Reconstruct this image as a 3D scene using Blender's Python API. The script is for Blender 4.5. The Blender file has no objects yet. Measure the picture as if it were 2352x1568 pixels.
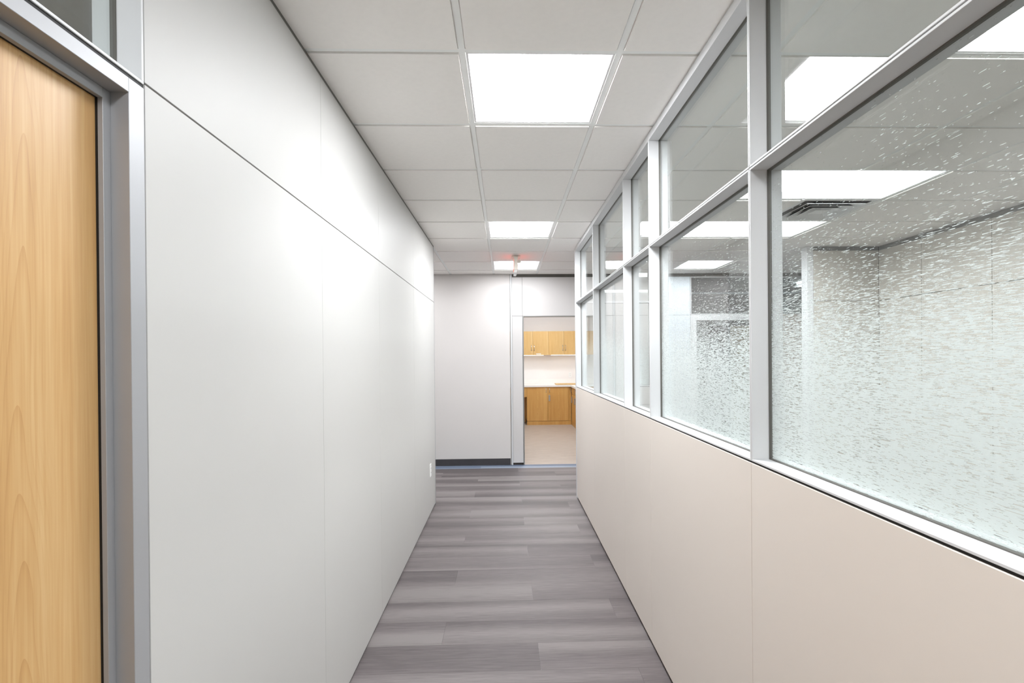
import bpy, bmesh, math, random
from mathutils import Matrix, Vector
random.seed(7)
scene = bpy.context.scene
COL = scene.collection

# ------------------------------------------------------------------ camera
F_PX, CX, CY = 1154.7224, 1194.2805, 821.7251       # focal length / principal point on a 2352x1568 frame
YAW, PITCH, ROLL, EYE = .0286, -.0029, -.0086, 1.5423
def make_camera():
    xr = Vector((math.cos(YAW), -math.sin(YAW), 0)); zf = Vector((math.sin(YAW), math.cos(YAW), 0)); up = Vector((0, 0, 1))
    yu = up*math.cos(PITCH) - zf*math.sin(PITCH); fw = up*math.sin(PITCH) + zf*math.cos(PITCH)
    right = xr*math.cos(ROLL) + yu*math.sin(ROLL); upv = yu*math.cos(ROLL) - xr*math.sin(ROLL)
    cam = bpy.data.cameras.new('camera'); o = bpy.data.objects.new('camera', cam); COL.objects.link(o)
    M = Matrix((right, upv, -fw)).transposed().to_4x4(); M.translation = (0, 0, EYE)
    o.matrix_world = M
    cam.sensor_fit = 'HORIZONTAL'; cam.sensor_width = 36; cam.lens = F_PX/2352*36
    cam.shift_x = (1176-CX)/2352; cam.shift_y = (CY-784)/2352
    cam.clip_start = .02; cam.clip_end = 100
    scene.camera = o
make_camera()

# ------------------------------------------------------------------ world, exposure
w = bpy.data.worlds.new('world'); scene.world = w; w.use_nodes = True
w.node_tree.nodes['Background'].inputs[0].default_value = (.75, .78, .82, 1)
w.node_tree.nodes['Background'].inputs[1].default_value = .3
scene.view_settings.view_transform = 'Standard'; scene.view_settings.look = 'None'
scene.view_settings.exposure = 0.12; scene.view_settings.gamma = 1; scene.view_settings.use_curve_mapping = False
scene.cycles.transparent_max_bounces = 24
LENS_POWER = 50.0
FAR_POWER = 22.5
OFFICE_POWER = 25.0          # radiance of the ceiling light lenses
KITCHEN_POWER = 40.0

# ------------------------------------------------------------------ materials
def srgb(r, g, b):
    f = lambda c: ((c/255+.055)/1.055)**2.4 if c/255 > .04045 else c/255/12.92
    return (f(r), f(g), f(b), 1)
class NT:
    def __init__(s, name):
        s.m = bpy.data.materials.new(name); s.m.use_nodes = True; s.t = s.m.node_tree; s.t.nodes.clear()
        s.out = s.n('ShaderNodeOutputMaterial')
    def n(s, typ, **kw):
        nd = s.t.nodes.new(typ)
        for k, v in kw.items():
            if isinstance(v, tuple) and k.startswith('i_'): pass
            setattr(nd, k, v)
        return nd
    def l(s, a, b): s.t.links.new(a, b)
    def math(s, op, a, b=None, clamp=False):
        nd = s.n('ShaderNodeMath', operation=op, use_clamp=clamp)
        for i, v in enumerate((a, b)):
            if v is None: continue
            if isinstance(v, (int, float)): nd.inputs[i].default_value = v
            else: s.l(v, nd.inputs[i])
        return nd.outputs[0]
    def scale(s, vec, sc, off=(0, 0, 0)):
        nd = s.n('ShaderNodeMapping'); nd.inputs['Scale'].default_value = sc; nd.inputs['Location'].default_value = off
        s.l(vec, nd.inputs[0]); return nd.outputs[0]
    def noise(s, vec, scale=1, detail=2, rough=.5):
        nd = s.n('ShaderNodeTexNoise'); nd.inputs['Scale'].default_value = scale; nd.inputs['Detail'].default_value = detail
        nd.inputs['Roughness'].default_value = rough; s.l(vec, nd.inputs['Vector']); return nd.outputs[0]
    def ramp(s, fac, stops):
        nd = s.n('ShaderNodeValToRGB'); e = nd.color_ramp.elements
        while len(e) < len(stops): e.new(.5)
        for el, (p, c) in zip(e, stops):
            el.position = p; el.color = c if isinstance(c, tuple) else (c, c, c, 1)
        s.l(fac, nd.inputs[0]); return nd.outputs[0]
    def bsdf(s, base=None, rough=.5, metal=0, spec=.5):
        nd = s.n('ShaderNodeBsdfPrincipled')
        if base is not None:
            if isinstance(base, tuple): nd.inputs['Base Color'].default_value = base
            else: s.l(base, nd.inputs['Base Color'])
        nd.inputs['Roughness'].default_value = rough; nd.inputs['Metallic'].default_value = metal
        nd.inputs['Specular IOR Level'].default_value = spec
        s.l(nd.outputs[0], s.out.inputs[0]); return nd
    def bump(s, height, b, strength=.1, dist=.001):
        nd = s.n('ShaderNodeBump'); nd.inputs['Strength'].default_value = strength; nd.inputs['Distance'].default_value = dist
        s.l(height, nd.inputs['Height']); s.l(nd.outputs[0], b.inputs['Normal'])
def paint(name, c, rough=.45, metal=0, spec=.5, var=.03, nscale=3.0, bump=0):
    N = NT(name); co = N.n('ShaderNodeTexCoord').outputs['Object']
    f = N.noise(co, nscale, 3)
    lo = tuple(x*(1-var) for x in c[:3])+(1,); hi = tuple(min(1, x*(1+var)) for x in c[:3])+(1,)
    b = N.bsdf(N.ramp(f, [(.3, lo), (.7, hi)]), rough, metal, spec)
    if bump: N.bump(N.noise(co, 420, 2), b, bump, .0006)
    return N.m
def wood(name, c0, c1, c2, freq=1.0, rough=.42, center=.35):
    N = NT(name); co = N.n('ShaderNodeTexCoord').outputs['Object']
    sep = N.n('ShaderNodeSeparateXYZ'); N.l(co, sep.inputs[0])
    rnd = N.n('ShaderNodeObjectInfo').outputs['Random']
    across = N.math('ADD', sep.outputs[0], sep.outputs[1])
    wob = N.noise(N.scale(co, (3, 3, 1.1)), 1.6, 2)
    a = N.math('ADD', across, N.math('MULTIPLY', N.math('SUBTRACT', wob, .5), .07))
    a = N.math('SUBTRACT', a, center)
    par = N.math('MULTIPLY', N.math('MULTIPLY', a, a), 300.0)
    g = N.math('ADD', N.math('MULTIPLY', sep.outputs[2], 1.05), par)
    g = N.math('ADD', g, N.math('MULTIPLY', wob, .55)); g = N.math('ADD', g, N.math('MULTIPLY', rnd, 7.0))
    ring = N.math('FRACT', N.math('MULTIPLY', g, 6.0*freq))
    ring = N.math('POWER', ring, 5.0)
    core = N.math('SUBTRACT', 1.0, N.math('MULTIPLY', N.math('ABSOLUTE', a), 15.0), True)   # arches only round the heart
    ring = N.math('MULTIPLY', ring, N.math('MULTIPLY', core, .75))
    fine = N.noise(N.scale(co, (120, 120, 3.0)), 1, 3, .6)
    band = N.noise(N.scale(co, (9, 9, .35)), 1, 2)
    v = N.math('ADD', N.math('MULTIPLY', fine, .45), N.math('MULTIPLY', band, .55))
    v = N.math('SUBTRACT', v, N.math('MULTIPLY', ring, .2))
    col = N.ramp(v, [(.22, c0), (.46, c1), (.68, c2)])
    N.bsdf(col, rough, 0, .4)
    return N.m
M = {}
M['panel'] = paint('white_laminate_panel', srgb(190, 189, 186), .5, 0, .30, .006, 1.5)
M['panel_light'] = paint('light_laminate_panel', srgb(213, 210, 208), .65, 0, .25, .006, 1.5)
M['panel_warm'] = paint('warm_tinted_panel', srgb(230, 221, 212), .42, 0, .45, .008, 1.5)  # on the right partition: warm cast of the light put into white panels
M['panel_daylit'] = paint('daylight_tinted_panel', srgb(214, 222, 228), .38, 0, .45, .006, 1.5)  # white panel with the bluish daylight on it put into the colour
M['panel_office'] = paint('office_laminate_panel', srgb(194, 189, 180), .4, 0, .4, .008, 1.5)
M['drywall'] = paint('painted_drywall', srgb(221, 217, 214), .8, 0, .2, .01, 2, .05)
M['drywall_kitchen'] = paint('kitchen_drywall', srgb(240, 236, 234), .6, 0, .35, .01, 2, .05)
M['gap'] = paint('dark_joint', srgb(70, 64, 58), .7, 0, .2, .05)
M['reveal'] = paint('dark_reveal', srgb(104, 102, 97), .55, .2, .3, .03)
M['black'] = paint('black_gasket', srgb(28, 27, 26), .6, 0, .3, .05)
M['rubber'] = paint('rubber_base', srgb(66, 64, 66), .6, 0, .35, .08, 6)
M['alu'] = paint('satin_aluminium', srgb(216, 217, 218), .5, .03, .22, .01, 4)
M['alu_dark'] = paint('grey_metal_trim', srgb(150, 150, 148), .4, .5, .5, .03, 4)
M['alu_door'] = paint('anodised_door_frame', srgb(164, 165, 167), .5, .35, .4, .02, 4)
M['tile'] = paint('mineral_ceiling_tile', srgb(251, 248, 244), .9, 0, .1, .012, 40, .25)
M['tee'] = paint('white_ceiling_tee', srgb(247, 248, 246), .5, 0, .4, .015, 6)
M['white_metal'] = paint('white_enamel', srgb(240, 240, 240), .45, 0, .4, .01)
M['plastic'] = paint('white_plastic', srgb(240, 240, 238), .35, 0, .5, .01)
M['cream'] = paint('cream_plastic', srgb(226, 218, 206), .45, 0, .5, .02)
M['slot'] = paint('outlet_slot', srgb(60, 58, 56), .6)
M['steel'] = paint('brushed_steel', srgb(190, 188, 184), .3, .85, .5, .03, 20)
M['counter'] = paint('white_quartz', srgb(244, 241, 237), .3, 0, .5, .015, 30)
M['slab'] = paint('plain_slab', srgb(225, 222, 217), .85, 0, .2, .01)
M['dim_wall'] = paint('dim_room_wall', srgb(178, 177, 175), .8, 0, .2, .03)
M['dark_glass_wall'] = paint('charcoal_board', srgb(62, 60, 58), .7, 0, .2, .05)
M['tan'] = paint('tan_board', srgb(170, 150, 120), .7, 0, .2, .05)
M['vent_shade'] = paint('duct_shade', srgb(44, 48, 56), .7, 0, .2, .1, 8)  # darkness of the unlit space above the louvers, put into the colour
M['maple'] = wood('maple_veneer', srgb(170, 126, 76), srgb(194, 154, 101), srgb(208, 174, 125), 1.0, .42, .31)
M['oak'] = wood('oak_veneer', srgb(190, 144, 82), srgb(210, 170, 108), srgb(222, 188, 132), 1.3, .4, 0)
M['oak_low'] = wood('oak_veneer_base', srgb(180, 126, 60), srgb(202, 152, 84), srgb(218, 174, 106), 1.3, .4, 0)

def kitchen_floor():
    N = NT('beige_sheet_vinyl'); co = N.n('ShaderNodeTexCoord').outputs['Object']
    f = N.noise(N.scale(co, (2, 9, 1)), 2.2, 5, .6)
    N.bsdf(N.ramp(f, [(.3, srgb(166, 153, 142)), (.7, srgb(186, 174, 163))]), .42, 0, .4)
    return N.m
M['kfloor'] = kitchen_floor()
def plank_mat(name, dark, light, speck):
    N = NT(name); co = N.n('ShaderNodeTexCoord').outputs['Object']
    rnd = N.n('ShaderNodeObjectInfo').outputs['Random']
    comb = N.n('ShaderNodeCombineXYZ'); N.l(N.math('MULTIPLY', rnd, 37.0), comb.inputs[1]); N.l(N.math('MULTIPLY', rnd, 91.0), comb.inputs[2])
    add = N.n('ShaderNodeVectorMath', operation='ADD'); N.l(N.scale(co, (.3, 4.6, 1)), add.inputs[0]); N.l(comb.outputs[0], add.inputs[1])
    band = N.noise(add.outputs[0], 1, 1)                           # soft light and dark bands across the plank
    add2 = N.n('ShaderNodeVectorMath', operation='ADD'); N.l(N.scale(co, (7, 210, 1)), add2.inputs[0]); N.l(comb.outputs[0], add2.inputs[1])
    fine = N.noise(add2.outputs[0], 1, 3, .65)
    v = N.math('ADD', N.math('MULTIPLY', band, .66), N.math('MULTIPLY', fine, .34))
    b = N.bsdf(N.ramp(v, [(.39, dark), (.5, light), (.615, speck)]), .52, 0, .35)
    N.bump(fine, b, .15, .0008)
    return N.m
M['plank'] = plank_mat('grey_woven_plank', srgb(89, 83, 83), srgb(109, 102, 102), srgb(128, 122, 121))
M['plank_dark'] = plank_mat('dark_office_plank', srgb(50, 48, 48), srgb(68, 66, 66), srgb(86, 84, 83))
M['plank_blue'] = plank_mat('blue_woven_plank', srgb(92, 103, 122), srgb(122, 134, 152), srgb(150, 160, 174))

def glass_nodes(N, tint, base=.045):
    lw = N.n('ShaderNodeLayerWeight'); lw.inputs[0].default_value = .5
    fac = N.math('ADD', N.math('MULTIPLY', N.math('POWER', lw.outputs['Facing'], 5.0), 1-base), base)
    tr = N.n('ShaderNodeBsdfTransparent'); tr.inputs[0].default_value = tint
    gl = N.n('ShaderNodeBsdfGlossy'); gl.inputs['Roughness'].default_value = .0; gl.inputs['Color'].default_value = (1, 1, 1, 1)
    mx = N.n('ShaderNodeMixShader'); N.l(fac, mx.inputs[0]); N.l(tr.outputs[0], mx.inputs[1]); N.l(gl.outputs[0], mx.inputs[2])
    return mx.outputs[0]
def glass(name, tint):
    N = NT(name); N.l(glass_nodes(N, tint), N.out.inputs[0]); return N.m
M['glass'] = glass('clear_glass', (.955, .975, .968, 1))
M['glass_grey'] = glass('grey_glass', (.80, .84, .84, 1))
def film():
    # printed frosting: short horizontal dashes, dense at the sill and thinning out upwards
    N = NT('frosted_dash_film'); pos = N.n('ShaderNodeNewGeometry').outputs['Position']
    sep = N.n('ShaderNodeSeparateXYZ'); N.l(pos, sep.inputs[0])
    t = N.math('DIVIDE', N.math('SUBTRACT', sep.outputs[2], 1.215), .9, True)
    big = N.noise(N.scale(pos, (1, 1, 1.6)), 3.5, 2)
    along = N.math('ADD', sep.outputs[0], sep.outputs[1])
    def dashes(freq, pitch, seed):                                                      # print rows of dashes
        zz = N.math('ADD', sep.outputs[2], N.math('MULTIPLY', N.math('SUBTRACT', big, .5), .004))
        row = N.math('FLOOR', N.math('DIVIDE', zz, pitch))
        cv = N.n('ShaderNodeCombineXYZ'); N.l(N.math('MULTIPLY', along, freq), cv.inputs[0]); N.l(N.math('MULTIPLY', row, 3.71), cv.inputs[1]); cv.inputs[2].default_value = seed
        return N.noise(cv.outputs[0], 1, 1, .5)
    n1 = N.math('MAXIMUM', dashes(34.0, .0010, 0.0), N.math('SUBTRACT', dashes(60.0, .0015, 5.3), .035))
    n1 = N.math('ADD', n1, N.math('MULTIPLY', N.math('SUBTRACT', big, .5), .10))
    thr = N.ramp(t, [(0, .425), (.18, .44), (.30, .462), (.42, .515), (.52, .60), (.62, .665), (.74, .70), (.87, .725), (1.0, .755)])
    d = N.math('SUBTRACT', n1, thr)
    mask = N.math('MULTIPLY', N.math('ADD', N.math('MULTIPLY', d, 13.0), .5, True), .92, True)
    df = N.n('ShaderNodeBsdfDiffuse'); df.inputs[0].default_value = (.80, .84, .84, 1)
    tl = N.n('ShaderNodeBsdfTranslucent'); tl.inputs[0].default_value = (.84, .88, .88, 1)
    m1 = N.n('ShaderNodeMixShader'); m1.inputs[0].default_value = .48; N.l(df.outputs[0], m1.inputs[1]); N.l(tl.outputs[0], m1.inputs[2])
    tr = N.n('ShaderNodeBsdfTransparent')
    m2 = N.n('ShaderNodeMixShader'); N.l(mask, m2.inputs[0]); N.l(tr.outputs[0], m2.inputs[1]); N.l(m1.outputs[0], m2.inputs[2])
    N.l(m2.outputs[0], N.out.inputs[0]); return N.m
M['film'] = film()
def emit(name, col, s):
    N = NT(name); e = N.n('ShaderNodeEmission'); e.inputs[0].default_value = col; e.inputs[1].default_value = s
    N.l(e.outputs[0], N.out.inputs[0]); return N.m
M['lens'] = emit('lit_lens', (.965, .985, 1.02, 1), LENS_POWER)
M['lens_far'] = emit('lit_lens_far', (.965, .985, 1.02, 1), FAR_POWER)
M['lens_dim'] = emit('lit_lens_dim', (.94, .985, 1.02, 1), 48.0)
M['lens_far_fill'] = emit('far_office_fill', (.95, .985, 1.02, 1), 22.0)  # for the lamp added in the far office
M['lens_o'] = emit('lit_lens_office', (.965, .985, 1.02, 1), OFFICE_POWER)
M['lens_k'] = emit('lit_lens_kitchen', (.94, .985, 1.03, 1), KITCHEN_POWER)
M['led'] = emit('led_strip', (1, .96, .9, 1), 6.5)
M['red'] = emit('red_sign_light', (1, .10, .05, 1), 2.2)

# ------------------------------------------------------------------ builders
WL = {}                                                             # world position of every object made here
def place(o, pos, parent=None):
    pos = Vector(pos); WL[o] = pos
    COL.objects.link(o)
    if parent is not None: o.parent = parent; o.location = pos - WL[parent]
    else: o.location = pos
    return o
def tag(o, label=None, cat=None, group=None, kind=None):
    if label: o['label'] = label
    if cat: o['category'] = cat
    if group: o['group'] = group
    if kind: o['kind'] = kind
    return o
def empty(name, pos, parent=None):
    o = bpy.data.objects.new(name, None); o.empty_display_size = .05
    return place(o, pos, parent)
CACHE = {}
def box_mesh(dx, dy, dz, mat, bev=0):
    key = (round(dx, 5), round(dy, 5), round(dz, 5), mat, bev)
    if key in CACHE: return CACHE[key]
    bm = bmesh.new(); bmesh.ops.create_cube(bm, size=1); bmesh.ops.scale(bm, vec=(dx, dy, dz), verts=bm.verts)
    if bev: bmesh.ops.bevel(bm, geom=list(bm.edges), offset=bev, segments=1, profile=.5, affect='EDGES')
    me = bpy.data.meshes.new('box'); bm.to_mesh(me); bm.free(); me.materials.append(M[mat]); CACHE[key] = me
    return me
def box(name, x0, x1, y0, y1, z0, z1, mat, parent=None, bev=0):
    o = bpy.data.objects.new(name, box_mesh(x1-x0, y1-y0, z1-z0, mat, bev))
    return place(o, ((x0+x1)/2, (y0+y1)/2, (z0+z1)/2), parent)
def multi(name, boxes, mat, parent=None, bev=0, origin=None):
    """several boxes that are ONE piece (a frame of four boards), as one mesh"""
    if origin is None: origin = ((min(b[0] for b in boxes)+max(b[1] for b in boxes))/2, (min(b[2] for b in boxes)+max(b[3] for b in boxes))/2, min(b[4] for b in boxes))
    bm = bmesh.new()
    for (x0, x1, y0, y1, z0, z1) in boxes:
        r = bmesh.ops.create_cube(bm, size=1)
        bmesh.ops.scale(bm, vec=(x1-x0, y1-y0, z1-z0), verts=r['verts'])
        bmesh.ops.translate(bm, vec=((x0+x1)/2-origin[0], (y0+y1)/2-origin[1], (z0+z1)/2-origin[2]), verts=r['verts'])
    if bev: bmesh.ops.bevel(bm, geom=list(bm.edges), offset=bev, segments=1, profile=.5, affect='EDGES')
    me = bpy.data.meshes.new(name); bm.to_mesh(me); bm.free(); me.materials.append(M[mat])
    return place(bpy.data.objects.new(name, me), origin, parent)
def poly(name, verts, faces, mat, parent=None, origin=(0, 0, 0), smooth=False, dark=None):
    me = bpy.data.meshes.new(name); me.from_pydata([(v[0]-origin[0], v[1]-origin[1], v[2]-origin[2]) for v in verts], [], faces); me.update()
    me.materials.append(M[mat])
    if dark:
        me.materials.append(M[dark[0]])
        for i in dark[1]: me.polygons[i].material_index = 1
    if smooth:
        for p in me.polygons: p.use_smooth = True
    return place(bpy.data.objects.new(name, me), origin, parent)
def tube(name, pts, r, mat, parent=None, seg=8):
    pts = [Vector(p) for p in pts]; verts = []; faces = []
    for i, p in enumerate(pts):
        d = (pts[min(i+1, len(pts)-1)]-pts[max(i-1, 0)]).normalized()
        a = d.cross(Vector((0, 0, 1)));
        if a.length < 1e-3: a = d.cross(Vector((1, 0, 0)))
        a.normalize(); b = d.cross(a)
        for k in range(seg):
            t = 2*math.pi*k/seg; verts.append(p+a*r*math.cos(t)+b*r*math.sin(t))
    for i in range(len(pts)-1):
        for k in range(seg):
            faces.append((i*seg+k, i*seg+(k+1) % seg, (i+1)*seg+(k+1) % seg, (i+1)*seg+k))
    faces.append(tuple(range(seg))[::-1]); n = (len(pts)-1)*seg; faces.append(tuple(range(n, n+seg)))
    return poly(name, verts, faces, mat, parent, tuple(pts[0]), True)

XL, XR, ZC, YE = -.7474, .7624, 2.7133, 7.1521
T = .1                                                             # partition thickness
XRB = XR+T                                                          # office side of the glazed partition
SEAM = 2.118; SILL = 1.211; BACKY = 5.38; OFFX = 4.082; YB = -3.0
GX, GY, GT = -.1576, 1.3318, .6096                                  # ceiling grid origin and module
gx = lambda j: GX+j*GT
gy = lambda k: GY+k*GT
LX, RX = -4.6, 5.7                                                  # ends of the cross corridor
KX0, KX1, KY = -1.6, 2.08, 11.9                                     # kitchen

# ------------------------------------------------------------------ floor
floor = box('floor', LX, RX, YB, 7.165, -.06, -.004, 'slab')
tag(floor, 'grey woven vinyl plank floor running through the corridor', 'floor', kind='structure')
PW, PL, PY0 = .2363, 1.4836, 2.464
JO = {0: .161, 1: -.357, 2: .642}
kmin = math.floor((.45-PY0)/PW)
for r in range(kmin, 20):
    y0 = PY0+r*PW; y1 = y0+PW
    if r == 19: y1 = 7.165
    lo, hi = (XL-.02, XR+.02)
    if y0 >= 5.25: lo, hi = (-2.9, 2.2)
    if r == 19: lo, hi = (LX, RX)
    j = JO[r % 3]
    a = j+math.floor((lo-j)/PL)*PL
    while a < hi:
        x0, x1 = max(a, lo), min(a+PL, hi)
        if x1-x0 > .02:
            p = box('plank', x0+.0003, x1-.0003, y0+.0003, y1-.0003, -.004, .0, 'plank_blue' if r == 19 else 'plank', floor)
        a += PL
# floor beyond the laid-out planks: office behind the glass and the rest of the cross corridor
def rest_floor(n, x0, x1, y0, y1, mat='plank'):
    y = y0; pieces = []
    r = 0
    while y < y1-.01:
        ye = min(y+PW, y1); a = x0-(r % 3)*PL/3
        while a < x1:
            xa, xb = max(a, x0), min(a+PL, x1)
            if xb-xa > .02: pieces.append((xa+.0003, xb-.0003, y+.0003, ye-.0003, -.004, 0))
            a += PL
        y = ye; r += 1
    o = multi('plank_field', pieces, mat, floor); o['kind'] = 'stuff'; return o
rest_floor(0, XR+.02, OFFX+.02, YB, 5.2996, 'plank_dark')
rest_floor(1, 2.2, RX, 5.2996, 6.9536); rest_floor(2, LX, -2.9, 5.2996, 6.9536)
rest_floor(3, XL-.02, XR+.02, YB, PY0+kmin*PW)
kf = box('floor_kitchen', KX0, KX1, 7.165, KY, -.05, .0, 'kfloor'); tag(kf, 'beige sheet floor of the kitchen behind the doorway', 'floor', kind='structure')

# ------------------------------------------------------------------ ceiling
ceiling = box('ceiling', LX, RX, YB, YE, ZC+.10, ZC+.16, 'slab')
tag(ceiling, 'white suspended tile ceiling with square grid', 'ceiling', kind='structure')
LIGHTS = {}   # (j,k) -> cells taken by fixtures
def take(j0, j1, k0, k1):
    for j in range(j0, j1):
        for k in range(k0, k1): LIGHTS[(j, k)] = 1
# (columns, rows) of the grid, label
FIX = [  # j0,j1,k0,k1, label
 (0, 1, 1, 2, 'large square recessed ceiling light nearest the camera in the corridor'),
 (0, 1, 5, 6, 'square recessed ceiling light halfway down the corridor'),
 (0, 1, 8, 9, 'small-looking far square ceiling light right behind the exit sign'),
 (3, 5, 0, 1, 'rectangular ceiling light cut by the top right corner, behind glass'),
 (3, 5, 3, 4, 'long bright rectangular ceiling light before the air vent, behind glass'),
 (3, 5, 5, 6, 'rectangular ceiling light just past the air vent, behind glass'),
 (4, 5, 8, 9, 'farthest square ceiling light seen through the frosted glass, beyond the office'),
 (0, 1, -3, -2, 'square recessed corridor ceiling light behind the camera, out of view'),
 (3, 5, -3, -2, 'rectangular office ceiling light behind the camera, out of view'),
 (-5, -4, 8, 9, 'square ceiling light in the cross corridor hidden far behind the left wall'),
 (-3, -2, 8, 9, 'unseen ceiling light added behind the left wall to brighten the end wall'),  # extra lamp, added to brighten the end wall
]
for f_ in FIX: take(*f_[:4])
take(4, 5, 4, 5)                                                    # air vent
KMIN = 0
def fix_box(c, k0, k1):
    return (gx(c[0]), gx(c[1]), gy(c[2]), gy(c[3]))
TE = .012
def tile_mesh(dx, dy):
    key = ('tile', round(dx, 4), round(dy, 4))
    if key in CACHE: return CACHE[key]
    bm = bmesh.new()
    for (ex, ey, z0, z1) in ((dx/2-TE-.0035, dy/2-TE-.0035, 0, .009), (dx/2-.003, dy/2-.003, .009, .022)):
        r = bmesh.ops.create_cube(bm, size=1); bmesh.ops.scale(bm, vec=(2*ex, 2*ey, z1-z0), verts=r['verts']); bmesh.ops.translate(bm, vec=(0, 0, (z0+z1)/2), verts=r['verts'])
    me = bpy.data.meshes.new('tile'); bm.to_mesh(me); bm.free(); me.materials.append(M['tile']); CACHE[key] = me
    return me
JL = range(-3, 8)
for k in range(-1, 10):
    for j in JL:
        if (j, k) in LIGHTS: continue
        y0, y1 = gy(k), min(gy(k+1), YE+.012)
        if k < 6 and j < -1: continue
        if gx(j) > OFFX and k < 6: continue
        o = bpy.data.objects.new('ceiling_tile', tile_mesh(GT, y1-y0)); place(o, (gx(j)+GT/2, (y0+y1)/2, ZC), ceiling)
# tees: long runners along Y, short cross tees between them
TZ0, TZ1 = ZC+.006, ZC+.0095
for j in range(-3, 9):
    ys = gy(-1) if -1 <= j <= 7 else gy(6)
    cuts = [(gy(c[2]), gy(c[3])) for c in FIX if c[0] < j < c[1]]
    segs = []; a = ys
    for c0, c1 in sorted(cuts):
        if c1 <= ys: continue
        if c0-TE > a: segs.append((a, c0-TE))
        a = c1+TE
    segs.append((a, YE))
    for a, b in segs: box('main_runner', gx(j)-TE, gx(j)+TE, a, b, TZ0, TZ1, 'tee', ceiling)
for k in range(-1, 10):
    for j in JL:
        if k < 6 and j < -1: continue
        if gx(j) > OFFX and k < 6: continue
        box('cross_tee', gx(j)+TE, gx(j+1)-TE, gy(k)-TE, gy(k)+TE, TZ0, TZ1, 'tee', ceiling)
# plain ceiling where the photograph does not look (behind the camera, far ends of the cross corridor, over the left rooms)
def plain(x0, x1, y0, y1, holes=()):
    xs = sorted({x0, x1, *[h for q in holes for h in q[:2]]}); ys = sorted({y0, y1, *[h for q in holes for h in q[2:]]})
    bs = []
    for a, b in zip(xs, xs[1:]):
        for c, d in zip(ys, ys[1:]):
            if any(q[0]-1e-6 <= a and b <= q[1]+1e-6 and q[2]-1e-6 <= c and d <= q[3]+1e-6 for q in holes): continue
            bs.append((a, b, c, d, ZC+.001, ZC+.02))
    o = multi('plain_ceiling', bs, 'tile', ceiling)
hb = lambda c: (gx(c[0]), gx(c[1]), gy(c[2]), gy(c[3]))
plain(gx(-1), OFFX+.1, YB, gy(-1), [hb(FIX[7]), hb(FIX[8])])
plain(LX, gx(-3), gy(6), YE, [hb(FIX[9])])
plain(LX, gx(-1), YB, gy(6), [(-1.95, -1.34, -1.3, -.69)]); plain(gx(8), RX, gy(6), YE)

# ------------------------------------------------------------------ ceiling lights
def troffer(x0, x1, y0, y1, label, mat='lens', group='recessed ceiling lights', z=ZC):
    root = empty('ceiling_light', ((x0+x1)/2, (y0+y1)/2, z+.005))
    tag(root, label, 'light', group)
    a = TE+.001; b = .022; zf = z+.0075; zt = z+.075
    X0, X1, Y0, Y1 = x0+a, x1-a, y0+a, y1-a
    org = tuple(WL[root])
    multi('frame', [(X0, X1, Y0, Y0+b-a, zf, zf+.006), (X0, X1, Y1-b+a, Y1, zf, zf+.006), (X0, X0+b-a, Y0+b-a, Y1-b+a, zf, zf+.006), (X1-b+a, X1, Y0+b-a, Y1-b+a, zf, zf+.006)], 'white_metal', root, 0, org)
    # sloping reflector
    i = b; q = .085
    A = [(x0+i, y0+i, zf+.003), (x1-i, y0+i, zf+.003), (x1-i, y1-i, zf+.003), (x0+i, y1-i, zf+.003)]
    B = [(x0+i+q, y0+i+q, zt), (x1-i-q, y0+i+q, zt), (x1-i-q, y1-i-q, zt), (x0+i+q, y1-i-q, zt)]
    poly('reflector', A+B, [(0, 1, 5, 4), (1, 2, 6, 5), (2, 3, 7, 6), (3, 0, 4, 7), (4, 5, 6, 7)], 'white_metal', root, org)
    # arched lens along the long side
    long_x = (x1-x0) > (y1-y0)+.01
    cx, cy = (x0+x1)/2, (y0+y1)/2; hw = .225; dz = .066
    L0, L1 = (x0+i+.03, x1-i-.03) if long_x else (y0+i+.03, y1-i-.03)
    verts = []; n = 10
    for e in (L0, L1):
        for s in range(n+1):
            t = math.pi*s/n; u = -hw*math.cos(t); zz = zt-.002-dz*math.sin(t)**.6
            verts.append((e, cy+u, zz) if long_x else (cx+u, e, zz))
    faces = [(s, s+1, n+2+s, n+1+s) for s in range(n)]+[tuple(range(n+1)), tuple(range(n+1, 2*n+2))]
    poly('lens', verts, faces, mat, root, org)
    return root
for c in FIX:
    x0, x1, y0, y1 = hb(c); troffer(x0, x1, y0, y1, c[4], 'lens_o' if c[0] == 3 else 'lens_far' if c[2] == 8 else 'lens')

troffer(-1.95, -1.34, -1.3, -.69, 'dim square ceiling light in the room behind the wooden door, out of view', 'lens_dim')

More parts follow.
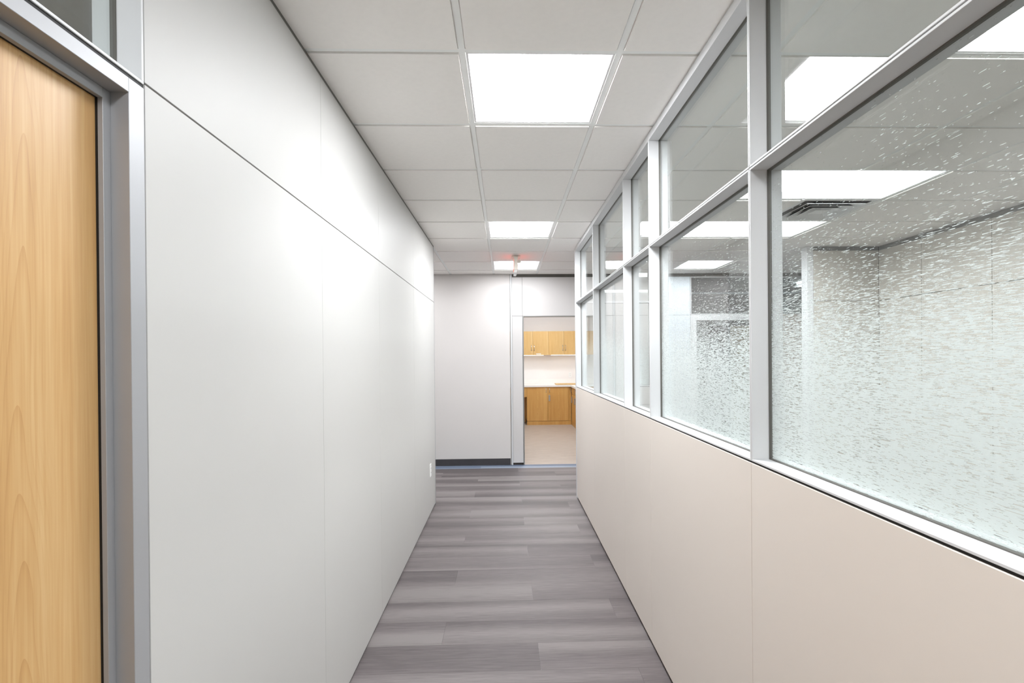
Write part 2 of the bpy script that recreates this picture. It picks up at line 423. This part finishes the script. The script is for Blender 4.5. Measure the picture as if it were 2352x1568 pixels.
# ------------------------------------------------------------------ air vent
def vent(x0, x1, y0, y1):
    cx, cy = (x0+x1)/2, (y0+y1)/2; z = ZC
    root = empty('ceiling_vent', (cx, cy, z+.005)); org = tuple(WL[root])
    tag(root, 'square white louvred air vent between two ceiling lights, behind the frosted glass', 'vent')
    h = GT/2-TE-.001
    zf = z+.0075; b = .025
    multi('frame', [(cx-h, cx+h, cy-h, cy-h+b, zf, zf+.005), (cx-h, cx+h, cy+h-b, cy+h, zf, zf+.005), (cx-h, cx-h+b, cy-h+b, cy+h-b, zf, zf+.005), (cx+h-b, cx+h, cy-h+b, cy+h-b, zf, zf+.005)], 'white_metal', root, 0, org)
    box('duct_back', cx-h+.01, cx+h-.01, cy-h+.01, cy+h-.01, zf+.075, zf+.08, 'vent_shade', root)
    def ring(name, r0, z0, r1, z1, mat):
        t = .004; vs = []
        for (r, zz) in ((r0, z0), (r1, z1), (r1, z1+t), (r0, z0+t)):
            vs += [(cx-r, cy-r, zz), (cx+r, cy-r, zz), (cx+r, cy+r, zz), (cx-r, cy+r, zz)]
        fs = []
        for a in range(4):
            for k in range(4):
                fs.append((a*4+k, a*4+(k+1) % 4, ((a+1) % 4)*4+(k+1) % 4, ((a+1) % 4)*4+k))
        return poly(name, vs, fs, mat, root, org, False, ('vent_shade', range(8, 12)))  # upper faces coloured dark for the shade inside the vent
    ring('duct_side', h-b, zf+.004, h-b-.001, zf+.075, 'vent_shade')
    for k, r in enumerate((.235, .175, .115)):
        ring('louver', r, zf-.014, r-.052, zf+.036, 'white_metal')
    box('centre_plate', cx-.052, cx+.052, cy-.052, cy+.052, zf-.012, zf-.008, 'white_metal', root)
vent(gx(4), gx(5), gy(4), gy(5))

# ------------------------------------------------------------------ left wall
wl = multi('wall_left', [(XL-T+.012, XL-.008, 1.075, 5.30-.004, .0, ZC), (XL-T+.012, XL-.008, YB, .12, 0, ZC)], 'gap')
tag(wl, 'long white panelled corridor wall on the left', 'wall', kind='structure')
LYS = [1.0715, 2.081, 3.012, 4.130, 5.298]
ZT = 2.695
for y0, y1 in zip(LYS, LYS[1:]):
    box('wall_panel', XL-.008, XL, y0+.0009, y1-.0009, .016, SEAM-.0022, 'panel', wl, .0006)
    box('wall_panel', XL-.008, XL, y0+.0009, y1-.0009, SEAM+.0022, ZT, 'panel', wl, .0006)
for y0, y1 in ((YB, -1.0), (-1.0, .075)):
    box('wall_panel', XL-.008, XL, y0+.0009, y1-.0009, .016, SEAM-.0022, 'panel', wl, .0006)
    box('wall_panel', XL-.008, XL, y0+.0009, y1-.0009, SEAM+.0022, ZT, 'panel', wl, .0006)
box('ceiling_reveal', XL-.007, XL-.003, YB, 5.297, ZT+.001, ZC-.0005, 'reveal', wl)
box('end_trim', XL-T, XL+.001, 5.2985, 5.312, .0, ZC-.002, 'alu_door', wl)
box('back_panel', XL-T, XL-T+.012, 1.075, 5.298, 0, ZC-.002, 'panel', wl)
box('back_panel', XL-T, XL-T+.012, YB, .12, 0, ZC-.002, 'panel', wl)

# door with transom
DY1, DY0 = 1.027, .115
d = empty('door_1', (XL-.05, (DY0+DY1)/2, 0)); tag(d, 'pale maple wooden door in a silver aluminium frame at the left edge', 'door', kind='structure')
HB, HT = 2.0766, 2.106
def jamb(ya, yb, s):
    # outer face strip, reveal box, then the stop
    multi('jamb', [(XL-T, XL, min(ya, yb), max(ya, yb), 0, HT)], 'alu_door', d, .0008)
jamb(DY1, 1.0695, 1); jamb(DY0-.0425, DY0, -1)
box('header', XL-T, XL, DY0, DY1, HB, HT, 'alu_door', d, .0008)
SX = XL-.0365                                                      # face of the stop
box('stop', SX-.0105, SX, DY1-.0188, DY1-.0002, 0, HB-.0005, 'alu_door', d, .0006)
box('stop', SX-.0105, SX, DY0+.0002, DY0+.0188, 0, HB-.0005, 'alu_door', d, .0006)
box('stop', SX-.0105, SX, DY0+.0190, DY1-.0190, HB-.0205, HB-.0005, 'alu_door', d, .0006)
multi('gasket', [(SX-.0150, SX-.0106, DY1-.0188, DY1-.002, 0, HB-.003), (SX-.0150, SX-.0106, DY0+.002, DY0+.0188, 0, HB-.003), (SX-.0150, SX-.0106, DY0+.0188, DY1-.0188, HB-.0205, HB-.003)], 'black', d)
box('door_leaf', SX-.058, SX-.0151, DY0+.004, DY1-.004, .008, HB-.006, 'maple', d, .001)
box('transom_joint', XL-T+.004, XL-.003, DY0-.04, 1.0705, HT, HT+.008, 'black', d)
lv = tube('door_handle', [(SX-.012, DY0+.09, 1.02), (SX+.045, DY0+.09, 1.02), (SX+.045, DY0+.11, 1.02), (SX+.045, DY0+.21, 1.02)], .009, 'steel', d)
# transom window over the door: frame boards, gasket, glass
def glazing(name, axis, u0, u1, z0, z1, face, depth, label, frost=False, gl='glass', top=.006, gpos=.056, g=.0012, b=.006, frame_mat='alu', n=1, gside=1):
    """glazed unit in a partition. axis 'y': runs along Y, face is X of the viewer side, depth goes to +gside; axis 'x': runs along X, face is Y"""
    f0, f1 = sorted((face, face+gside*depth))
    def bx(u, v, a, c, z, zz):
        return (a, c, u, v, z, zz) if axis == 'y' else (u, v, a, c, z, zz)
    u0 += g; u1 -= g
    fr = multi(name, [bx(u0, u1, f0, f1, z0, z0+b), bx(u0, u1, f0, f1, z1-top, z1), bx(u0, u0+b, f0, f1, z0+b, z1-top), bx(u1-b, u1, f0, f1, z0+b, z1-top)], frame_mat, None, .0007)
    tag(fr, label, 'window', kind='structure')
    ga = face+gside*gpos; gb = ga+gside*.006; ga, gb = sorted((ga, gb))
    e = .0028
    multi('gasket', [bx(u0+b, u1-b, ga-.003, gb+.003, z0+b, z0+b+e), bx(u0+b, u1-b, ga-.003, gb+.003, z1-top-e, z1-top), bx(u0+b, u0+b+e, ga-.003, gb+.003, z0+b+e, z1-top-e), bx(u1-b-e, u1-b, ga-.003, gb+.003, z0+b+e, z1-top-e)], 'reveal' if frame_mat == 'alu' else 'black', fr)
    A = bx(u0+b+.001, u1-b-.001, ga, gb, z0+b+.001, z1-top-.001)
    box('glass_pane', *A, gl, fr)
    if frost:
        p = (gb if gside > 0 else ga)+gside*.0004                   # film on the far side of the glass
        q0, q1, z_0, z_1 = u0+b+e, u1-b-e, z0+b+e, z1-top-e
        vs = [(p, q0, z_0), (p, q1, z_0), (p, q1, z_1), (p, q0, z_1)] if axis == 'y' else [(q0, p, z_0), (q1, p, z_0), (q1, p, z_1), (q0, p, z_1)]
        poly('frost_film', vs, [(0, 1, 2, 3)], 'film', fr, vs[0])
    return fr
glazing('window_9', 'y', DY0-.044, 1.071, HT+.008, ZC-.004, XL, T, 'clear transom glass above the wooden door in the top left corner', gl='glass', top=.03, gside=-1, gpos=.053)

# ------------------------------------------------------------------ right glazed partition
RYS = [YB, -1.9, -.75, .40, 1.545, 2.637, 3.219, 4.340, 5.415]
wr = box('wall_right', XR+.010, XRB-.010, YB, 5.412, 0, SILL-.0065, 'gap')
tag(wr, 'low warm-tinted panelled base of the glazed partition on the right', 'wall', kind='structure')
for y0, y1 in zip(RYS, RYS[1:]):
    box('wall_panel', XR, XR+.010, y0+.0009, y1-.0009, .024, SILL-.0065, 'panel_warm', wr, .0012)
    box('wall_panel', XRB-.010, XRB, y0+.0009, y1-.0009, .018, SILL-.0065, 'panel_office', wr, .0012)
box('sill_joint', XR+.004, XRB-.004, YB, 5.412, SILL-.0065, SILL, 'black', wr)
box('end_post', XR-.0005, XRB, 5.4165, 5.4785, 0, ZC-.002, 'alu', wr, .003)
RL = {3: 'nearest', 4: 'second nearest', 5: 'narrow middle', 6: 'fourth', 7: 'farthest'}
n = 1
LBL = {
 0: ('lower frosted window of the right partition, farthest behind the camera', 'upper clear window of the right partition, farthest behind the camera'),
 1: ('lower frosted window of the right partition, next but one behind the camera', 'upper clear window of the right partition, next but one behind the camera'),
 2: ('lower frosted window of the right partition, just behind the camera', 'upper clear window of the right partition, just behind the camera'),
 3: ('large frosted dash-patterned window reaching the right edge of the photo', 'large clear window in the top right corner above the widest frosted pane'),
 4: ('frosted window left of the widest one, with a dark area behind it', 'clear upper window directly left of the big top right one'),
 5: ('narrow clear lower window without frosting, in the middle of the partition', 'narrow clear upper window above the only unfrosted lower pane'),
 6: ('pale frosted window, second from the far end of the partition', 'clear upper window, second from the far end of the partition'),
 7: ('smallest frosted window at the far end of the partition beside the kitchen doorway', 'smallest clear upper window at the far end of the partition'),
}
wn = 10
for i, (y0, y1) in enumerate(zip(RYS, RYS[1:])):
    nm = lambda: None
    glazing('window_%d' % wn, 'y', y0, y1, SILL, SEAM+.0015, XR, T, LBL[i][0], frost=(i != 5)); wn += 1
    glazing('window_%d' % wn, 'y', y0, y1, SEAM+.0045, ZC-.003, XR, T, LBL[i][1], top=.037); wn += 1
box('rail_joint', XR+.004, XRB-.004, YB, 5.412, SEAM+.0015, SEAM+.0045, 'black', wr)

# ------------------------------------------------------------------ office behind the glass
wb = empty('wall_office_back', (2.4, BACKY, 0)); tag(wb, 'white panelled end partition of the office behind the glass', 'wall', kind='structure')
Y0, Y1 = BACKY, BACKY+T
box('core', XRB+.004, 1.573, Y0+.010, Y1-.010, 0, SILL-.0065, 'gap', wb)
for (ya, yb) in ((Y0, Y0+.010), (Y1-.010, Y1)):
    box('wall_panel', XRB+.004, 1.575, ya, yb, .018, 1.0095, 'panel', wb, .0008)
    box('wall_panel', XRB+.004, 1.575, ya, yb, 1.0125, SILL-.0065, 'panel', wb, .0008)
box('end_post', 1.5775, 1.640, Y0, Y1, 0, ZC-.002, 'alu', wb, .003)
glazing('window_7', 'x', XRB+.004, 1.576, SILL, SEAM+.0015, Y0, T, 'frosted window of the office end partition, seen through the narrow clear pane', frost=True)
glazing('window_8', 'x', XRB+.004, 1.576, SEAM+.0045, ZC-.003, Y0, T, 'clear upper window of the office end partition, seen through other glass', top=.037)
# stub wall on the right of the opening
box('core', 3.36, OFFX+.1, Y0+.012, Y1-.012, 0, ZC, 'gap', wb)
for (ya, yb) in ((Y0, Y0+.012), (Y1-.012, Y1)):
    box('wall_panel', 3.3595, OFFX, ya, yb, .018, SEAM-.0022, 'panel_office', wb, .0008)
    box('wall_panel', 3.3595, OFFX, ya, yb, SEAM+.0022, 2.665, 'panel_office', wb, .0008)
box('ceiling_reveal', 3.36, OFFX, Y0+.008, Y1-.008, 2.667, ZC-.0005, 'reveal', wb)
box('end_post', 3.283, 3.356, Y0-.001, Y1+.001, 0, ZC-.004, 'alu', wb, .003)
wo = box('wall_office_right', OFFX+.010, OFFX+T, YB, BACKY, 0, ZC, 'gap'); tag(wo, 'beige grey panelled wall at the far right of the office', 'wall', kind='structure')
OYS = [YB, -2.0, -.9, .25, 1.4, 2.2, 3.2, 4.102, 4.818, BACKY-.002]
for y0, y1 in zip(OYS, OYS[1:]):
    box('wall_panel', OFFX, OFFX+.010, y0+.0025, y1-.0025, .018, SEAM-.003, 'panel_office', wo, .0008)
    box('wall_panel', OFFX, OFFX+.010, y0+.0025, y1-.0025, SEAM+.003, 2.665, 'panel_office', wo, .0008)
box('ceiling_reveal', OFFX+.006, OFFX+.010, YB, BACKY, 2.667, ZC-.0005, 'reveal', wo)

# ------------------------------------------------------------------ end wall
we = empty('wall_end', (.5, YE, 0)); tag(we, 'white end wall facing the corridor with the kitchen doorway', 'wall', kind='structure')
box('drywall', LX, .064, YE, YE+T, 0, ZC+.02, 'drywall', we)
bb = box('baseboard_end', LX, .060, YE-.010, YE, .004, .095, 'rubber'); tag(bb, 'charcoal rubber baseboard along the blank end wall', 'baseboard', kind='structure')
DX0, DX1, DH = .2605, 1.190, 2.106
RT = 2.668
box('wall_post', .067, .0745, YE-.002, YE+T, 0, ZC, 'alu_dark', we)
box('wall_post', .0745, .0965, YE-.012, YE+T, 0, ZC-.004, 'alu', we, .004)
box('core', .097, DX0-.016, YE+.012, YE+T-.01, .03, ZC, 'gap', we)
box('wall_panel', .0985, DX0-.0165, YE, YE+.012, .030, SEAM-.002, 'panel_light', we, .0008)
box('wall_panel', .0985, DX0-.0165, YE, YE+.012, SEAM+.002, RT, 'panel_light', we, .0008)
box('wall_panel', .0985, DX0-.0165, YE+T-.012, YE+T, .030, RT, 'panel_light', we, .0008)
box('base_channel', .0985, DX0-.0165, YE+.016, YE+T-.016, 0, .030, 'gap', we)
HX1 = 2.345
box('core', DX0-.0145, 2.66, YE+.012, YE+T-.012, DH+.016, ZC, 'gap', we)
for a, b in ((DX0-.0145, 1.235), (1.235, HX1), (HX1, 2.658)):
    m = 'panel_daylit' if a == HX1 else 'panel_light'
    box('wall_panel', a+.001, b-.001, YE, YE+.012, SEAM+.002, RT, m, we, .0008)
    box('wall_panel', a+.001, b-.001, YE+T-.012, YE+T, SEAM+.002, RT, 'panel_light', we, .0008)
    if a > 1:
        box('wall_panel', a+.001, b-.001, YE, YE+.012, .018, SEAM-.002, m, we, .0008)
        box('wall_panel', a+.001, b-.001, YE+T-.012, YE+T, .018, SEAM-.002, 'panel_light', we, .0008)
box('core', 1.236, 2.658, YE+.012, YE+T-.012, 0, DH+.016, 'gap', we)
box('ceiling_reveal', .0975, RX, YE+.006, YE+T-.006, RT+.001, ZC-.0005, 'reveal', we)
# kitchen doorway frame
kd = empty('door_2', ((DX0+DX1)/2, YE+T/2, 0)); tag(kd, 'open kitchen doorway with thin grey metal frame', 'doorway', kind='structure')
box('jamb', DX0-.0140, DX0, YE-.006, YE+T+.002, 0, DH+.013, 'alu_dark', kd, .0015)
box('jamb', DX1, DX1+.0140, YE-.006, YE+T+.002, 0, DH+.013, 'alu_dark', kd, .0015)
box('header', DX0, DX1, YE-.006, YE+T+.002, DH, DH+.013, 'alu_dark', kd, .0015)
box('wall_panel', DX1+.0145, 1.2345, YE, YE+.012, .018, SEAM-.002, 'panel_light', we, .0008)
box('wall_panel', DX1+.0145, 1.2345, YE+T-.012, YE+T, .018, SEAM-.002, 'panel_light', we, .0008)
# glazed front on the right part of the end wall
glazing('window_1', 'x', 2.662, 4.40, SEAM+.004, RT, YE, T, 'grey transom glass on the far end wall, behind the frosted window', gl='glass_grey', top=.012, b=.012)
glazing('window_2', 'x', 2.662, 3.955, .01, SEAM, YE, T, 'tall dark glass of the far office front, behind the frosted window', gl='glass_grey', top=.078, b=.085)
glazing('window_3', 'x', 4.402, RX, .01, RT, YE, T, 'glass at the right end of the far office front, hidden from view', gl='glass_grey')
box('wall_panel', 3.957, 4.40, YE, YE+T, .018, SEAM, 'panel_warm', we, .0008)
# room behind that glass: dim, with boards on its back wall
rb = multi('wall_far_office', [(2.5, RX, 9.6, 9.7, 0, ZC), (2.5, 2.6, YE+T, 9.6, 0, ZC), (RX-.1, RX, YE+T, 9.6, 0, ZC), (2.5, RX, YE+T, 9.7, ZC+.05, ZC+.1), (2.5, RX, YE+T, 9.7, -.05, 0)], 'dim_wall')
tag(rb, 'dim grey room behind the far glass front', 'wall', kind='structure')
b1 = box('wall_board', 3.94, 4.33, 9.57, 9.598, .05, 2.1, 'dark_glass_wall', None, .003); tag(b1, 'dark charcoal board on the far office wall behind glass', 'board')
b2 = box('wall_board', 4.335, 5.05, 9.57, 9.598, .05, 2.1, 'tan', None, .003); tag(b2, 'tan board beside the charcoal one on the far office wall', 'board')

b3 = box('wall_board', 4.27, 5.05, 9.57, 9.598, 2.105, 2.70, 'dark_glass_wall', None, .003); tag(b3, 'dark upper board high on the far office wall behind transom glass', 'board')
troffer(4.9, 5.5, 7.9, 8.5, 'unseen ceiling light added to brighten the far office', 'lens_far_fill', z=ZC-.03)  # added lamp, lifts the brightness behind the far glass

# outer walls closing the place
for nm, a, lab in (('wall_back', (LX, RX, YB-.1, YB, 0, ZC+.1), 'white wall behind the camera'),
              ('wall_cross_left', (LX-.1, LX, 5.2, YE+T, 0, ZC+.1), 'white wall at the left end of the cross corridor'),
              ('wall_cross_right', (RX, RX+.1, 5.3, YE+T, 0, ZC+.1), 'white wall at the right end of the cross corridor'),
              ('wall_cross_near', (OFFX+T, RX, BACKY, BACKY+T, 0, ZC+.1), 'white wall of the cross corridor right of the office')):
    o = box(nm, *a, 'drywall'); tag(o, lab, 'wall', kind='structure')
o = multi('wall_left_room', [(LX, LX+.1, YB, 5.2, 0, ZC+.1), (LX, XL-T-.002, 5.2, 5.3, 0, ZC+.1), (-2.4, -2.36, YB, 5.2, 0, ZC+.1)], 'dim_wall'); tag(o, 'grey walls of the unlit room behind the wooden door', 'wall', kind='structure')

# ------------------------------------------------------------------ exit sign
def exit_sign():
    x0, x1, y0, y1 = .104, .150, 5.76, 6.07; zb = 2.508
    root = empty('exit_sign', ((x0+x1)/2, (y0+y1)/2, ZC)); tag(root, 'cream exit sign hanging edge-on from the ceiling with red-lit faces', 'exit sign')
    box('canopy', .079, .183, 5.835, 5.995, ZC-.014, ZC, 'cream', root, .003)
    box('stem', .118, .142, 5.89, 5.94, ZC-.030, ZC-.012, 'cream', root, .002)
    hs_ = multi('housing', [(x0, x1, y0, y0+.022, zb+.03, ZC-.026), (x0, x1, y1-.022, y1, zb+.03, ZC-.026), (x0, x1, y0+.022, y1-.022, ZC-.046, ZC-.026), (x0+.012, x1-.012, y0+.022, y1-.022, zb+.03, ZC-.046), (x0, x1, y0+.022, y1-.022, zb+.03, zb+.046)], 'cream', root, .0015)
    for xa, xb in ((x0-.0015, x0+.011), (x1-.011, x1+.0015)):
        box('lit_face', xa, xb, y0+.024, y1-.024, zb+.048, ZC-.048, 'red', root)
    poly('lower_cover', [(x0+.004, y0+.012, zb+.03), (x1-.004, y0+.012, zb+.03), (x1-.004, y1-.012, zb+.03), (x0+.004, y1-.012, zb+.03),
         (x0-.002, y0+.02, zb), (x1-.016, y0+.02, zb), (x1-.016, y1-.02, zb), (x0-.002, y1-.02, zb)],
         [(0, 1, 5, 4), (1, 2, 6, 5), (2, 3, 7, 6), (3, 0, 4, 7), (4, 5, 6, 7), (3, 2, 1, 0)], 'plastic', root, (x0, y0, zb))
    bm = bmesh.new(); bmesh.ops.create_uvsphere(bm, u_segments=14, v_segments=8, radius=.024); bmesh.ops.scale(bm, vec=(1, .9, .8), verts=bm.verts)
    me = bpy.data.meshes.new('lamp_head'); bm.to_mesh(me); bm.free(); me.materials.append(M['cream'])
    for p in me.polygons: p.use_smooth = True
    place(bpy.data.objects.new('lamp_head', me), (x1+.014, y0+.012, ZC-.082), root)
exit_sign()

# ------------------------------------------------------------------ outlets
def outlet(axis, p, label, w=.078, h=.125):
    x, y, z = p
    r = empty('wall_outlet', p); tag(r, label, 'outlet')
    t = .006
    if axis == 'x': box('cover_plate', x, x+t, y-w/2, y+w/2, z-h/2, z+h/2, 'plastic', r, .002)
    else: box('cover_plate', x-w/2, x+w/2, y-t, y, z-h/2, z+h/2, 'plastic', r, .002)
    for dz in (-.021, .021):
        if axis == 'x': f = box('socket', x+t-.001, x+t+.002, y-.017, y+.017, z+dz-.014, z+dz+.014, 'white_metal', r, .001)
        else: f = box('socket', x-.017, x+.017, y-t-.002, y-t+.001, z+dz-.014, z+dz+.014, 'white_metal', r, .001)
        for s in (-.007, .007):
            if axis == 'x': box('slot', x+t+.0015, x+t+.0025, y+s-.0015, y+s+.0015, z+dz-.006, z+dz+.006, 'slot', f)
            else: box('slot', x+s-.0015, x+s+.0015, y-t-.0025, y-t-.0015, z+dz-.006, z+dz+.006, 'slot', f)
outlet('x', (XL, 4.945, .435), 'white wall outlet low on the left corridor wall near its far end')
outlet('y', (1.528, KY, 1.10), 'white wall outlet above the kitchen counter')

# ------------------------------------------------------------------ kitchen
kw = multi('wall_kitchen', [(KX0-.1, KX1+.1, KY, KY+.1, 0, ZC+.1), (KX0-.1, KX0, YE+T, KY, 0, ZC+.1), (KX1, KX1+.1, YE+T, KY, 0, ZC+.1)], 'drywall_kitchen')
tag(kw, 'warm white kitchen walls seen through the doorway', 'wall', kind='structure')
kc = box('ceiling_kitchen', KX0-.1, KX1+.1, YE+T+.001, KY+.1, ZC+.1, ZC+.15, 'slab'); tag(kc, 'kitchen ceiling above the doorway view', 'ceiling', kind='structure')
for (a, b, lab) in ((8.2, 8.8, 'square kitchen ceiling light near the doorway, out of view'), (10.0, 10.6, 'square kitchen ceiling light near the cabinets, out of view')):
    troffer(.45, 1.06, a, b, lab, 'lens_k', 'kitchen ceiling lights', ZC+.02)
YF = 11.272                                                         # face of the base cabinets
def pull(parent, x, y, z, face='y', L=.10):
    o = .028
    if face == 'y': pts = [(x, y, z-L/2), (x, y-o*.8, z-L/2+.012), (x, y-o, z-L/4), (x, y-o, z+L/4), (x, y-o*.8, z+L/2-.012), (x, y, z+L/2)]
    else: pts = [(x, y, z-L/2), (x-o*.8, y, z-L/2+.012), (x-o, y, z-L/4), (x-o, y, z+L/4), (x-o*.8, y, z+L/2-.012), (x, y, z+L/2)]
    return tube('handle', pts, .0055, 'steel', parent)
def base_cab():
    x0, x1 = .470, 1.414
    r = empty('base_cabinet', ((x0+x1)/2, YF+.3, 0)); tag(r, 'two-door oak base cabinet facing the doorway under the white counter', 'cabinet')
    box('body', x0, 1.467, YF+.020, KY-.002, .088, .852, 'oak_low', r)
    box('toe_kick', x0, 1.467, YF+.004, YF+.02, .0, .086, 'oak_low', r)
    xm = (x0+x1)/2
    d1 = box('door', x0+.003, xm-.002, YF, YF+.0195, .091, .849, 'oak_low', r, .0012)
    d2 = box('door', xm+.002, x1-.003, YF, YF+.0195, .091, .849, 'oak_low', r, .0012)
    pull(d1, xm-.040, YF, .775); pull(d2, xm+.040, YF, .775)
    lk = box('lock', xm+.016, xm+.052, YF-.022, YF, .535, .672, 'steel', d2, .004)
    box('filler', x1, 1.4675, YF+.008, YF+.0195, .088, .850, 'oak_low', r)
base_cab()
def side_cab():
    xf = 1.470; y1 = YF; ys = [YF-.50, YF-1.0, YF-1.5]
    r = empty('base_cabinet', (xf+.3, YF-.75, 0)); tag(r, 'oak base cabinet run on the right kitchen wall, end-on', 'cabinet')
    box('body', xf+.020, KX1-.002, YF-1.5, YF+.019, .088, .852, 'oak_low', r)
    box('toe_kick', xf+.004, xf+.02, YF-1.5, YF, 0, .086, 'oak_low', r)
    yp = YF-.04
    for yn in ys:
        dr = box('drawer', xf, xf+.0195, yn+.003, yp-.003, .70, .849, 'oak_low', r, .0012)
        pull(dr, xf, (yn+yp)/2 if yn != ys[0] else yp-.10, .775, 'x')
        do = box('door', xf, xf+.0195, yn+.003, yp-.003, .091, .694, 'oak_low', r, .0012)
        box('lock', xf-.022, xf, yp-.13, yp-.09, .50, .64, 'steel', do, .004)
        yp = yn
side_cab()
def desk():
    r = empty('desk_unit', (-.2, YF+.3, 0)); tag(r, 'open oak knee space under the counter at the doorway edge', 'desk')
    box('apron', -.75, .468, YF, YF+.0195, .63, .849, 'oak_low', r, .0012)
    box('side_panel', -.75, -.73, YF+.02, KY-.002, 0, .852, 'oak_low', r)
    box('back_panel', -.73, .468, KY-.03, KY-.002, 0, .852, 'oak_low', r)
desk()
ct = empty('countertop', (.5, YF+.3, .853)); tag(ct, 'white stone L-shaped counter over the oak cabinets', 'countertop')
yq = YF-.02; rr = .05; xq = 1.445
arc = [(xq-rr+rr*math.sin(a), yq-rr+rr*math.cos(a)) for a in [i*math.pi/12 for i in range(7)]]
arc = [(xq-rr+rr*math.sin(i*math.pi/12), yq-rr+rr*math.cos(i*math.pi/12)) for i in range(7)]
outline = [(-.78, yq)] + [(xq-rr, yq)] + [(xq-rr+rr*math.sin(i*math.pi/12), yq-rr+rr*math.cos(i*math.pi/12)) for i in range(1, 7)]
outline += [(xq, YF-1.52), (KX1-.002, YF-1.52), (KX1-.002, KY-.002), (-.78, KY-.002)]
nv = len(outline)
poly('slab', [(x, y, .854) for x, y in outline]+[(x, y, .894) for x, y in outline], [tuple(range(nv))[::-1], tuple(range(nv, 2*nv))]+[(i, (i+1) % nv, nv+(i+1) % nv, nv+i) for i in range(nv)], 'counter', ct, tuple(WL[ct]))
box('backsplash', -.78, KX1-.002, KY-.02, KY-.002, .894, 1.006, 'counter', ct, .002)
cb = box('wooden_board', 1.13, 1.95, YF+.05, YF+.36, .895, .917, 'oak', None, .003); tag(cb, 'thin oak board lying on the white kitchen counter', 'board')
def upper(x0, x1, lab, tagstrip):
    yf = 11.552
    r = empty('wall_cabinet', ((x0+x1)/2, (yf+KY)/2, 1.577)); tag(r, lab, 'cabinet', 'oak wall cabinets')
    box('body', x0, x1, yf+.020, KY-.002, 1.580, 2.118, 'oak', r)
    xm = (x0+x1)/2
    for a, b, hx in ((x0, xm, xm-.032), (xm, x1, xm+.032)):
        dd = box('door', a+.0015, b-.0015, yf, yf+.0195, 1.572, 2.118, 'oak', r, .0012)
        pull(dd, hx, yf, 1.733, 'y', .13)
        if tagstrip and a == xm: box('label_strip', a+.075, a+.185, yf-.001, yf, 1.588, 1.606, 'plastic', dd)
    return r
upper(-.451, .269, 'oak wall cabinet left of the doorway, out of view', False)
upper(.269, .989, 'left two-door oak wall cabinet seen in the doorway', True)
upper(.989, 1.709, 'right two-door oak wall cabinet seen in the doorway', False)
for x0, x1, lab in ((.29, .88, 'thin under-cabinet strip light below the left wall cabinet'), (1.05, 1.69, 'thin under-cabinet strip light below the right wall cabinet')):
    r = empty('under_cabinet_light', ((x0+x1)/2, 11.60, 1.58)); tag(r, lab, 'light', 'under-cabinet lights')
    box('housing', x0, x1, 11.585, 11.64, 1.568, 1.580, 'white_metal', r)
    box('diffuser', x0+.005, x1-.005, 11.575, 11.635, 1.564, 1.568, 'led', r)
